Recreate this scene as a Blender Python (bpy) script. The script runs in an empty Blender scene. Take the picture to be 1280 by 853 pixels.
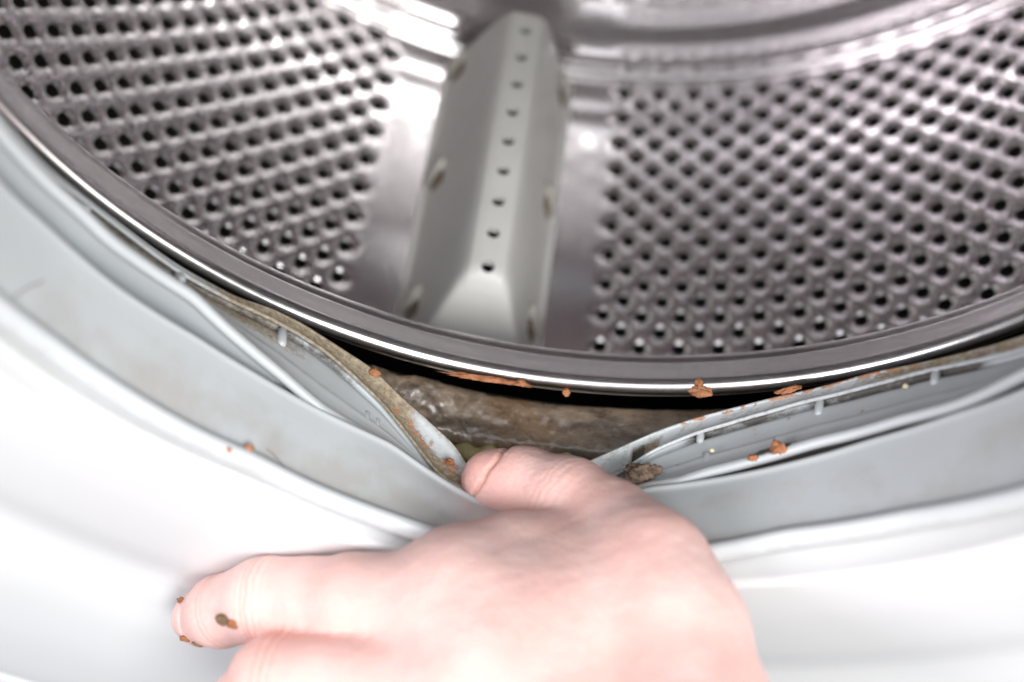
import bpy, bmesh, math, random
import numpy as np
from mathutils import Matrix, Vector

# ------------------------------------------------------------------ camera, light, exposure
S = bpy.context.scene
COL = S.collection
CAM_POS = (-0.00100, -0.20857, 0.19352)
CAM_AXES = ((0.992294, 0.117580, 0.039092), (-0.120162, 0.836148, 0.535180), (0.030240, -0.535754, 0.843833))
CAM_LENS = 45.2507
cam_data = bpy.data.cameras.new('camera')
cam = bpy.data.objects.new('camera', cam_data)
COL.objects.link(cam)
ax = CAM_AXES
cam.matrix_world = Matrix(((ax[0][0], ax[1][0], ax[2][0], CAM_POS[0]),
                           (ax[0][1], ax[1][1], ax[2][1], CAM_POS[1]),
                           (ax[0][2], ax[1][2], ax[2][2], CAM_POS[2]),
                           (0, 0, 0, 1)))
cam_data.sensor_width = 36
cam_data.lens = CAM_LENS
cam_data.clip_start = 0.01
cam_data.clip_end = 50
cam_data.dof.use_dof = True
cam_data.dof.focus_distance = 0.390
cam_data.dof.aperture_fstop = 4.6
S.camera = cam

W = bpy.data.worlds.new('World')
S.world = W
W.use_nodes = True
wb = W.node_tree.nodes['Background']
wb.inputs['Color'].default_value = (0.90, 0.95, 1.0, 1)
wb.inputs['Strength'].default_value = 0.27


def area(name, loc, target, sx, sy, power, color):
    l = bpy.data.lights.new(name, 'AREA')
    l.shape = 'RECTANGLE'
    l.size, l.size_y = sx, sy
    l.energy = power
    l.color = color
    o = bpy.data.objects.new(name, l)
    COL.objects.link(o)
    o.location = loc
    d = Vector(target) - Vector(loc)
    o.rotation_euler = d.to_track_quat('-Z', 'Y').to_euler()
    return o


area('ceiling_light', (0.0, -0.55, 1.5), (0, -0.1, -0.15), 2.6, 2.0, 31, (0.97, 0.985, 1.0))
area('window_light', (0.60, -1.05, 1.02), (0, 0.0, -0.15), 0.75, 0.7, 27, (1.0, 0.985, 0.965))
area('room_light', (-0.95, -1.05, 0.68), (0, 0.0, -0.15), 0.7, 0.6, 13, (1.0, 0.93, 0.98))
area('rim_fill', (1.45, -0.75, 0.22), (0, 0.0, -0.1), 0.7, 0.9, 7, (1.0, 0.97, 0.95))  # unseen fill added low on the right for the left rim's highlight
S.view_settings.view_transform = 'Standard'
S.view_settings.look = 'None'
S.view_settings.exposure = -0.02
S.view_settings.gamma = 1.0
S.cycles.max_bounces = 26
S.cycles.glossy_bounces = 26
S.cycles.diffuse_bounces = 5
S.cycles.caustics_reflective = True
S.cycles.use_denoising = True
S.cycles.sample_clamp_indirect = 6

rng = np.random.default_rng(7)
PI = math.pi


# ------------------------------------------------------------------ helpers
def tag(o, label=None, cat=None, group=None, kind=None):
    if label: o['label'] = label
    if cat: o['category'] = cat
    if group: o['group'] = group
    if kind: o['kind'] = kind
    return o


def empty(name, loc=(0, 0, 0)):
    o = bpy.data.objects.new(name, None)
    o.empty_display_size = 0.02
    COL.objects.link(o)
    o.location = loc
    return o


def link(name, me, mat, parent=None, smooth=True):
    o = bpy.data.objects.new(name, me)
    COL.objects.link(o)
    if mat: me.materials.append(mat)
    if smooth:
        me.polygons.foreach_set('use_smooth', np.ones(len(me.polygons), dtype=bool))
    if parent:
        o.parent = parent
        o.matrix_parent_inverse = Matrix.Translation(-parent.location)
    return o


def mesh_np(name, verts, quads, mat, parent=None, smooth=True, attrs=None):
    verts = np.asarray(verts, dtype=np.float32)
    quads = np.asarray(quads, dtype=np.int32)
    me = bpy.data.meshes.new(name)
    me.vertices.add(len(verts))
    me.vertices.foreach_set('co', verts.ravel())
    k = quads.shape[1]
    me.loops.add(quads.size)
    me.loops.foreach_set('vertex_index', quads.ravel())
    me.polygons.add(len(quads))
    me.polygons.foreach_set('loop_start', np.arange(0, quads.size, k, dtype=np.int32))
    me.polygons.foreach_set('loop_total', np.full(len(quads), k, dtype=np.int32))
    me.update(calc_edges=True)
    me.validate()
    if attrs:
        for an, av in attrs.items():
            a = me.attributes.new(an, 'FLOAT', 'POINT')
            a.data.foreach_set('value', np.asarray(av, dtype=np.float32).ravel())
    return link(name, me, mat, parent, smooth)


def grid_quads(n, m, wrap_n=False, wrap_m=False, flip=False):
    i = np.arange(n if wrap_n else n - 1)
    j = np.arange(m if wrap_m else m - 1)
    I, J = np.meshgrid(i, j, indexing='ij')
    I2, J2 = (I + 1) % n, (J + 1) % m
    q = np.stack([I * m + J, I2 * m + J, I2 * m + J2, I * m + J2], -1).reshape(-1, 4)
    return q[:, ::-1] if flip else q


_tab = rng.random((64, 64, 64)).astype(np.float32)


def vnoise(P, freq):
    """smooth value noise in 0..1 at points P (n,3)"""
    q = np.asarray(P, dtype=np.float64) * freq + 100.0
    i = np.floor(q).astype(int)
    f = q - i
    f = f * f * (3 - 2 * f)
    o = 0
    for dx in (0, 1):
        for dy in (0, 1):
            for dz in (0, 1):
                w = (f[:, 0] if dx else 1 - f[:, 0]) * (f[:, 1] if dy else 1 - f[:, 1]) * (f[:, 2] if dz else 1 - f[:, 2])
                o = o + w * _tab[(i[:, 0] + dx) & 63, (i[:, 1] + dy) & 63, (i[:, 2] + dz) & 63]
    return o


def fbm(P, freq, oct=4):
    a, s, t = 1.0, 0, 0
    for k in range(oct):
        s = s + a * vnoise(P + 3.7 * k, freq * 2 ** k)
        t += a
        a *= 0.5
    return s / t


def sstep(a, b, x):
    t = np.clip((x - a) / (b - a), 0, 1)
    return t * t * (3 - 2 * t)


# ------------------------------------------------------------------ materials
def material(name):
    m = bpy.data.materials.new(name)
    m.use_nodes = True
    nt = m.node_tree
    return m, nt, nt.nodes['Principled BSDF']


def node(nt, t, **kw):
    n = nt.nodes.new(t)
    for k, v in kw.items():
        if k in n.inputs: n.inputs[k].default_value = v
        else: setattr(n, k, v)
    return n


def ramp(nt, src, stops):
    r = nt.nodes.new('ShaderNodeValToRGB')
    while len(r.color_ramp.elements) < len(stops): r.color_ramp.elements.new(0.5)
    for e, (p, c) in zip(r.color_ramp.elements, stops):
        e.position = p
        e.color = (*c, 1) if len(c) == 3 else c
    nt.links.new(src, r.inputs['Fac'])
    return r


def noise_tex(nt, scale, detail=5, rough=0.55, coord='Object', stretch=None):
    tc = nt.nodes.new('ShaderNodeTexCoord')
    n = node(nt, 'ShaderNodeTexNoise', Scale=scale, Detail=detail, Roughness=rough)
    if stretch:
        mp = nt.nodes.new('ShaderNodeMapping')
        mp.inputs['Scale'].default_value = stretch
        nt.links.new(tc.outputs[coord], mp.inputs['Vector'])
        nt.links.new(mp.outputs['Vector'], n.inputs['Vector'])
    else:
        nt.links.new(tc.outputs[coord], n.inputs['Vector'])
    return n


def mixc(nt, fac, a, b):
    m = nt.nodes.new('ShaderNodeMix')
    m.data_type = 'RGBA'
    for s, v in ((m.inputs[0], fac), (m.inputs[6], a), (m.inputs[7], b)):
        if hasattr(v, 'is_output'): nt.links.new(v, s)
        elif isinstance(v, (int, float)): s.default_value = v
        else: s.default_value = (*v, 1)
    return m.outputs[2]


def math_n(nt, op, a, b=None, c=None):
    m = nt.nodes.new('ShaderNodeMath')
    m.operation = op
    m.use_clamp = op in ('MULTIPLY_ADD',)
    for s, v in zip(m.inputs, (a, b, c)):
        if v is None: continue
        if hasattr(v, 'is_output'): nt.links.new(v, s)
        else: s.default_value = v
    return m.outputs[0]


def attr(nt, name):
    a = nt.nodes.new('ShaderNodeAttribute')
    a.attribute_name = name
    return a.outputs['Fac']


def bump(nt, bsdf, h, strength, dist):
    b = node(nt, 'ShaderNodeBump', Strength=strength, Distance=dist)
    nt.links.new(h, b.inputs['Height'])
    nt.links.new(b.outputs['Normal'], bsdf.inputs['Normal'])


def breakup(nt, a, scale, lo=0.35, hi=0.65):
    """attribute * noise, thresholded: dirt or painted shade with an uneven edge"""
    n = noise_tex(nt, scale, 6, 0.65)
    s = math_n(nt, 'ADD', math_n(nt, 'MULTIPLY', a, 1.25), math_n(nt, 'SUBTRACT', n.outputs['Fac'], 0.72))
    r = node(nt, 'ShaderNodeMapRange')
    r.inputs[1].default_value, r.inputs[2].default_value = lo - 0.3, hi - 0.1
    nt.links.new(s, r.inputs[0])
    return r.outputs[0]


def m_rubber():
    m, nt, b = material('grey_rubber')
    n1 = noise_tex(nt, 35, 5)
    base = ramp(nt, n1.outputs['Fac'], [(0.3, (0.52, 0.555, 0.572)), (0.7, (0.55, 0.585, 0.602))]).outputs['Color']
    # fine speckle of dirt everywhere
    sp = noise_tex(nt, 900, 3, 0.6)
    spr = ramp(nt, sp.outputs['Fac'], [(0.66, (0, 0, 0)), (0.74, (1, 1, 1))]).outputs['Color']
    base = mixc(nt, math_n(nt, 'MULTIPLY', spr, 0.22), base, (0.30, 0.28, 0.25))
    haze = math_n(nt, 'MULTIPLY', breakup(nt, attr(nt, 'smudge'), 260, 0.45, 1.1), 0.42)
    base = mixc(nt, haze, base, (0.36, 0.32, 0.27))
    olive = breakup(nt, attr(nt, 'olive'), 700, 0.45, 0.9)
    on = noise_tex(nt, 600, 5, 0.7)
    ocol = ramp(nt, on.outputs['Fac'], [(0.28, (0.10, 0.062, 0.025)), (0.5, (0.30, 0.22, 0.12)), (0.72, (0.50, 0.42, 0.29))]).outputs['Color']
    base = mixc(nt, math_n(nt, 'MULTIPLY', olive, 0.85), base, ocol)
    dark = breakup(nt, attr(nt, 'dark'), 500)  # grime at the lip, plus painted shade in groove, slot and panel gap
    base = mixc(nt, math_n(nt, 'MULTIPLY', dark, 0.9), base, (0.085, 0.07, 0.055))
    rust = breakup(nt, attr(nt, 'rust'), 1000, 0.62, 0.95)
    rn = noise_tex(nt, 900, 4, 0.7)
    rcol = ramp(nt, rn.outputs['Fac'], [(0.3, (0.28, 0.12, 0.055)), (0.6, (0.55, 0.26, 0.13))]).outputs['Color']
    base = mixc(nt, math_n(nt, 'MULTIPLY', rust, 0.85), base, rcol)
    nt.links.new(base, b.inputs['Base Color'])
    dirt = math_n(nt, 'MAXIMUM', math_n(nt, 'MAXIMUM', olive, dark), rust)  # takes in the shade painted through the dark attribute too
    rr = node(nt, 'ShaderNodeMapRange')
    rr.inputs[3].default_value, rr.inputs[4].default_value = 0.38, 0.85
    nt.links.new(dirt, rr.inputs[0])
    nt.links.new(rr.outputs[0], b.inputs['Roughness'])
    hn = noise_tex(nt, 1400, 3, 0.6)
    h = math_n(nt, 'ADD', math_n(nt, 'MULTIPLY', hn.outputs['Fac'], math_n(nt, 'ADD', math_n(nt, 'MULTIPLY', dirt, 1.0), 0.04)), math_n(nt, 'MULTIPLY', dirt, 0.5))
    bump(nt, b, h, 0.6, 0.0006)
    b.inputs['Specular IOR Level'].default_value = 0.45
    return m


def m_steel(name, rough, base, scratch=0.0, stretch=None, rvar=0.08):
    m, nt, b = material(name)
    b.inputs['Metallic'].default_value = 1
    n = noise_tex(nt, 60, 5)
    c = ramp(nt, n.outputs['Fac'], [(0.3, tuple(x * 0.92 for x in base)), (0.7, base)]).outputs['Color']
    nt.links.new(c, b.inputs['Base Color'])
    n2 = noise_tex(nt, 220, 6, 0.7)
    r = node(nt, 'ShaderNodeMapRange')
    r.inputs[3].default_value, r.inputs[4].default_value = max(rough - rvar, 0.02), rough + rvar
    nt.links.new(n2.outputs['Fac'], r.inputs[0])
    nt.links.new(r.outputs[0], b.inputs['Roughness'])
    if scratch:
        s = noise_tex(nt, 1.0, 3, 0.7, stretch=stretch)
        bump(nt, b, s.outputs['Fac'], scratch, 0.0004)
    return m


def m_plain(name, c0, c1, rough, scale=50, bumpy=0.0, bscale=400, bdist=0.0005, spec=0.5, coat=0.0):
    m, nt, b = material(name)
    n = noise_tex(nt, scale, 6, 0.6)
    c = ramp(nt, n.outputs['Fac'], [(0.32, c0), (0.68, c1)]).outputs['Color']
    nt.links.new(c, b.inputs['Base Color'])
    b.inputs['Roughness'].default_value = rough
    b.inputs['Specular IOR Level'].default_value = spec
    b.inputs['Coat Weight'].default_value = coat
    b.inputs['Coat Roughness'].default_value = 0.08
    if bumpy:
        h = noise_tex(nt, bscale, 6, 0.65)
        bump(nt, b, h.outputs['Fac'], bumpy, bdist)
    return m


def m_grime():
    m, nt, b = material('caked_grime')
    n = noise_tex(nt, 1.0, 9, 0.72, stretch=(45, 150, 150))
    c = ramp(nt, n.outputs['Fac'], [(0.28, (0.035, 0.026, 0.02)), (0.42, (0.095, 0.072, 0.052)), (0.52, (0.19, 0.142, 0.10)), (0.64, (0.27, 0.205, 0.15)), (0.78, (0.50, 0.40, 0.31))]).outputs['Color']
    n3 = noise_tex(nt, 48, 4, 0.6)
    w = ramp(nt, n3.outputs['Fac'], [(0.52, (0, 0, 0)), (0.66, (1, 1, 1))]).outputs['Color']
    c = mixc(nt, math_n(nt, 'MULTIPLY', w, 0.45), c, (0.20, 0.105, 0.045))
    n4 = noise_tex(nt, 230, 5, 0.7)
    k = ramp(nt, n4.outputs['Fac'], [(0.26, (1, 1, 1)), (0.46, (0, 0, 0))]).outputs['Color']
    c = mixc(nt, math_n(nt, 'MULTIPLY', k, 0.6), c, (0.05, 0.042, 0.038))
    nt.links.new(c, b.inputs['Base Color'])
    r = node(nt, 'ShaderNodeMapRange')
    r.inputs[1].default_value, r.inputs[2].default_value = 0.35, 0.65
    r.inputs[3].default_value, r.inputs[4].default_value = 0.22, 0.55
    nt.links.new(n4.outputs['Fac'], r.inputs[0])
    nt.links.new(r.outputs[0], b.inputs['Roughness'])
    b.inputs['Coat Weight'].default_value = 0.6
    b.inputs['Coat Roughness'].default_value = 0.16
    h = noise_tex(nt, 300, 6, 0.62)
    bump(nt, b, h.outputs['Fac'], 0.38, 0.001)
    return m


def m_skin():
    m, nt, b = material('skin')
    n = noise_tex(nt, 45, 4, 0.55)
    c = ramp(nt, n.outputs['Fac'], [(0.3, (0.80, 0.50, 0.455)), (0.52, (0.835, 0.565, 0.52)), (0.7, (0.85, 0.615, 0.575))]).outputs['Color']
    c = mixc(nt, math_n(nt, 'MULTIPLY', attr(nt, 'red'), 0.6), c, (0.72, 0.30, 0.25))
    n5 = noise_tex(nt, 380, 3, 0.6)
    fr = ramp(nt, n5.outputs['Fac'], [(0.62, (0, 0, 0)), (0.75, (1, 1, 1))]).outputs['Color']
    c = mixc(nt, math_n(nt, 'MULTIPLY', fr, 0.18), c, (0.70, 0.34, 0.28))
    c = mixc(nt, math_n(nt, 'MULTIPLY', attr(nt, 'crease'), 0.45), c, (0.55, 0.25, 0.18))
    nt.links.new(c, b.inputs['Base Color'])
    b.inputs['Roughness'].default_value = 0.48
    b.inputs['Subsurface Weight'].default_value = 0.35
    b.inputs['Subsurface Radius'].default_value = (1.0, 0.35, 0.2)
    b.inputs['Subsurface Scale'].default_value = 0.004
    b.inputs['Specular IOR Level'].default_value = 0.4
    v = node(nt, 'ShaderNodeTexVoronoi', Scale=900)
    tc = nt.nodes.new('ShaderNodeTexCoord')
    nt.links.new(tc.outputs['Object'], v.inputs['Vector'])
    h2 = noise_tex(nt, 250, 6, 0.6)
    h = math_n(nt, 'ADD', math_n(nt, 'MULTIPLY', v.outputs['Distance'], 0.5), h2.outputs['Fac'])
    bump(nt, b, h, 0.38, 0.0005)
    return m


M_RUBBER = m_rubber()
M_RIM = m_steel('polished_steel_rim', 0.22, (0.72, 0.71, 0.712), 0.05, (60, 60, 60), 0.09)
M_SHELL = m_steel('drum_steel', 0.15, (0.95, 0.925, 0.937), 0.0, None, 0.04)
M_BACK = m_steel('back_plate_steel', 0.2, (0.74, 0.715, 0.72), 0.0, None, 0.02)
M_PANEL = m_plain('white_enamel', (0.665, 0.68, 0.69), (0.69, 0.705, 0.715), 0.3, 8, 0.03, 700, 0.0002, 0.4, 0.0)
M_LIFTER = m_plain('lifter_plastic', (0.63, 0.622, 0.60), (0.68, 0.672, 0.65), 0.42, 40, 0.12, 1500, 0.0002)
M_CLIP = m_plain('clip_plastic', (0.44, 0.42, 0.38), (0.55, 0.53, 0.49), 0.45, 120)
M_SLOT = m_plain('slot_shade', (0.10, 0.07, 0.045), (0.20, 0.15, 0.10), 0.8, 200)  # brown that stands in for shade in the pockets by the clips
M_TUB = m_plain('tub_plastic', (0.012, 0.011, 0.010), (0.03, 0.027, 0.024), 0.7, 60)
M_GRIME = m_grime()
M_FOAM = m_plain('yellow_seal', (0.42, 0.35, 0.15), (0.66, 0.58, 0.32), 0.6, 160, 0.5, 300, 0.0008)
M_RUST = m_plain('orange_residue', (0.27, 0.105, 0.045), (0.52, 0.235, 0.12), 0.8, 500, 0.8, 1200, 0.0005, 0.3)
M_RUSTB = m_plain('brown_residue', (0.20, 0.085, 0.04), (0.48, 0.22, 0.11), 0.8, 500, 0.8, 1200, 0.0005, 0.3)
M_MUD = m_plain('mud', (0.055, 0.036, 0.025), (0.30, 0.21, 0.15), 0.5, 260, 0.9, 600, 0.001)
M_OLIVE = m_plain('olive_dirt', (0.11, 0.072, 0.04), (0.32, 0.215, 0.12), 0.8, 500, 0.7, 1000, 0.0005)
M_PALE = m_plain('pale_crumb', (0.62, 0.55, 0.32), (0.75, 0.70, 0.50), 0.7, 400, 0.5, 900, 0.0004)
M_SKIN = m_skin()
M_NAIL = m_plain('nail', (0.78, 0.45, 0.42), (0.84, 0.56, 0.52), 0.25, 90, 0.1, 300, 0.0003)

# ------------------------------------------------------------------ rings about the drum's axis (axis = +Y, theta 0 = lowest point)
def ring_pos(th, r, y):
    return np.stack([r * np.sin(th), y, -r * np.cos(th)], -1)


def dense_profile(pts, step, closed=False):
    """Catmull-Rom through (r, y) points"""
    p = np.array(pts, float)
    pe = np.vstack([2 * p[0] - p[1], p, 2 * p[-1] - p[-2]])
    out = []
    for k in range(len(p) - 1):
        a, b, c, d = pe[k:k + 4]
        n = max(1, int(np.ceil(np.linalg.norm(c - b) / step)))
        t = np.arange(n)[:, None] / n
        out.append(0.5 * (2 * b + (c - a) * t + (2 * a - 5 * b + 4 * c - d) * t ** 2 + (3 * b - a - 3 * c + d) * t ** 3))
    out.append(p[-1:])
    return np.vstack(out)


def revolve(name, prof, n, mat, parent, flip=False):
    prof = np.asarray(prof)
    th = np.linspace(-PI, PI, n, endpoint=False)
    v = ring_pos(th[:, None] + 0 * prof[None, :, 0], prof[None, :, 0] + 0 * th[:, None], prof[None, :, 1] + 0 * th[:, None])
    return mesh_np(name, v.reshape(-1, 3), grid_quads(n, len(prof), wrap_n=True, flip=flip), mat, parent)


machine = tag(empty('washing_machine', (0, -0.07, -0.36)),
              'white front loading washing machine with a dirty grey rubber door gasket', 'washing machine')
drum = tag(empty('washing_drum', (0, 0.1, -0.243)),
           'perforated stainless steel drum with a grey paddle, standing behind the gasket', 'drum')


# ---- front panel of the machine
def build_panel():
    prof = dense_profile([(0.1452, -0.056), (0.1438, -0.062), (0.1431, -0.0675), (0.1429, -0.0690), (0.1431, -0.0699), (0.1437, -0.0707), (0.1446, -0.0711), (0.1462, -0.0713),
                          (0.151, -0.0718), (0.165, -0.0730), (0.185, -0.0738), (0.199, -0.0734), (0.207, -0.0745), (0.218, -0.0775),
                          (0.235, -0.0815), (0.26, -0.085), (0.285, -0.0868), (0.302, -0.0872), (0.3055, -0.0862), (0.3085, -0.0862),
                          (0.312, -0.0875), (0.318, -0.0885), (0.325, -0.0885)], 0.0012)
    n = 360
    th = np.linspace(-PI, PI, n, endpoint=False)
    rows = [ring_pos(th, np.full(n, r), np.full(n, y)) for r, y in prof]
    half = 0.40
    sx, sz = np.sin(th), -np.cos(th)
    k = half / np.maximum(np.abs(sx), np.abs(sz))
    for f, y in ((0.5, -0.0885), (0.93, -0.0885), (0.985, -0.087), (1.0, -0.080), (1.0, -0.02), (1.0, 0.40)):
        rr = 0.325 * (1 - f) + k * f
        rows.append(np.stack([sx * rr, np.full(n, y), sz * rr], -1))
    v = np.stack(rows, 1)
    mesh_np('front_panel', v.reshape(-1, 3), grid_quads(n, v.shape[1], wrap_n=True, flip=False), M_PANEL, machine)


build_panel()

# ---- door gasket. Each rail: (angle in degrees, radius mm, depth mm) of one edge of the rubber as it lies now, pulled out by the thumb
RIDGE = [(-68.95, 133.00, -59.99), (-60.85, 133.00, -59.22), (-52.84, 133.00, -59.70), (-41.56, 133.00, -60.58), (-33.66, 133.50, -60.45), (-26.27, 134.00, -62.43), (-17.33, 134.50, -64.23), (-10.07, 135.00, -65.91), (3.51, 135.50, -65.57), (12.76, 135.50, -64.44), (20.52, 135.00, -63.15), (29.32, 135.00, -59.80), (43.15, 134.50, -59.80), (56.98, 134.00, -62.56)]
FOLD = [(-72.93, 136.50, -34.22), (-65.53, 136.50, -33.30), (-55.58, 136.50, -34.32), (-43.83, 137.00, -33.80), (-36.01, 138.00, -35.13), (-22.75, 140.00, -38.60), (-17.57, 143.00, -38.89), (-10.45, 148.00, -44.18), (-6.09, 151.00, -47.21), (2.86, 152.00, -46.31), (12.52, 146.50, -39.42), (29.54, 141.00, -36.51), (38.56, 139.50, -34.27), (48.75, 138.00, -34.13), (57.33, 137.00, -34.83)]
TUBE = [(-77.19, 133.50, -25.77), (-68.86, 133.50, -24.64), (-63.03, 133.50, -24.18), (-58.49, 133.50, -25.07), (-45.90, 134.50, -23.56), (-32.72, 138.00, -30.71), (-24.52, 141.00, -37.05), (-17.97, 146.00, -40.70), (-9.71, 152.00, -46.09), (-2.38, 155.00, -46.80), (6.32, 152.00, -43.32), (13.02, 147.50, -38.88), (18.97, 145.00, -34.53), (25.02, 143.50, -32.16), (31.73, 142.00, -29.73), (41.80, 140.00, -29.07), (48.63, 139.00, -30.21), (57.16, 138.50, -28.44)]
LIPL = [(-71.20, 149.50, -8.80), (-63.76, 149.50, -9.70), (-58.79, 149.50, -8.53), (-53.23, 149.50, -8.50), (-45.57, 149.50, -9.68), (-37.18, 149.50, -9.51), (-35.59, 149.50, -9.06), (-30.70, 150.00, -9.47), (-26.24, 150.50, -11.86), (-22.54, 151.50, -16.12), (-18.69, 152.50, -21.42), (-14.43, 153.50, -30.83), (-12.16, 154.00, -36.61), (-9.62, 154.50, -41.74), (-2.59, 155.00, -42.16), (2.61, 155.00, -38.64), (8.28, 154.50, -32.43), (10.98, 154.00, -26.36), (12.63, 153.50, -22.96), (17.30, 152.00, -18.07), (23.22, 151.00, -14.35), (29.26, 150.50, -11.41), (37.13, 150.00, -10.18), (43.66, 149.50, -10.21), (54.67, 149.50, -14.08)]
LIPU = [(-70.84, 151.50, -5.49), (-63.47, 151.50, -6.44), (-58.45, 151.50, -5.88), (-52.97, 151.50, -5.67), (-45.39, 151.50, -6.63), (-37.67, 151.50, -6.45), (-34.19, 151.50, -4.56), (-29.87, 152.00, -4.62), (-25.43, 152.50, -7.12), (-20.49, 153.50, -10.31), (-16.83, 154.50, -16.32), (-13.87, 155.50, -20.29), (-11.57, 156.00, -24.30), (-9.14, 156.50, -28.05), (-7.22, 157.50, -36.28), (-2.67, 157.50, -38.34), (1.58, 157.00, -34.23), (4.73, 156.50, -27.55), (9.18, 156.00, -20.56), (13.02, 155.50, -14.90), (17.72, 154.00, -11.14), (21.75, 153.00, -9.27), (26.27, 152.50, -7.20), (33.72, 152.00, -5.63), (37.53, 152.00, -4.73), (43.38, 151.50, -5.98), (49.65, 151.50, -7.40), (54.39, 151.50, -8.49)]

TH_D = np.concatenate([np.arange(-84, 66, 0.22), np.arange(66, 276, 1.5)])
TH = np.radians(TH_D)


def rail(tab):
    t = np.array(tab)
    ends = (t[0] + t[-1]) / 2
    T = np.concatenate([[-150], [t[0, 0] - 25], t[:, 0], [t[-1, 0] + 25], [210]])
    Rr = np.concatenate([[ends[1]], [t[0, 1]], t[:, 1], [t[-1, 1]], [ends[1]]]) / 1000
    Y = np.concatenate([[ends[2]], [t[0, 2]], t[:, 2], [t[-1, 2]], [ends[2]]]) / 1000
    fine = np.arange(-150, 210.01, 0.1)
    ker = np.exp(-0.5 * (np.arange(-40, 41) * 0.1 / 1.1) ** 2)
    ker /= ker.sum()

    def sm(a):
        f = np.interp(fine, T, a)
        f = np.concatenate([f[-41:-1], f, f[1:41]])
        return np.convolve(f, ker, 'same')[40:-40]
    d = (TH_D + 150) % 360 - 150
    return np.interp(d, fine, sm(Rr)), np.interp(d, fine, sm(Y))


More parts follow.
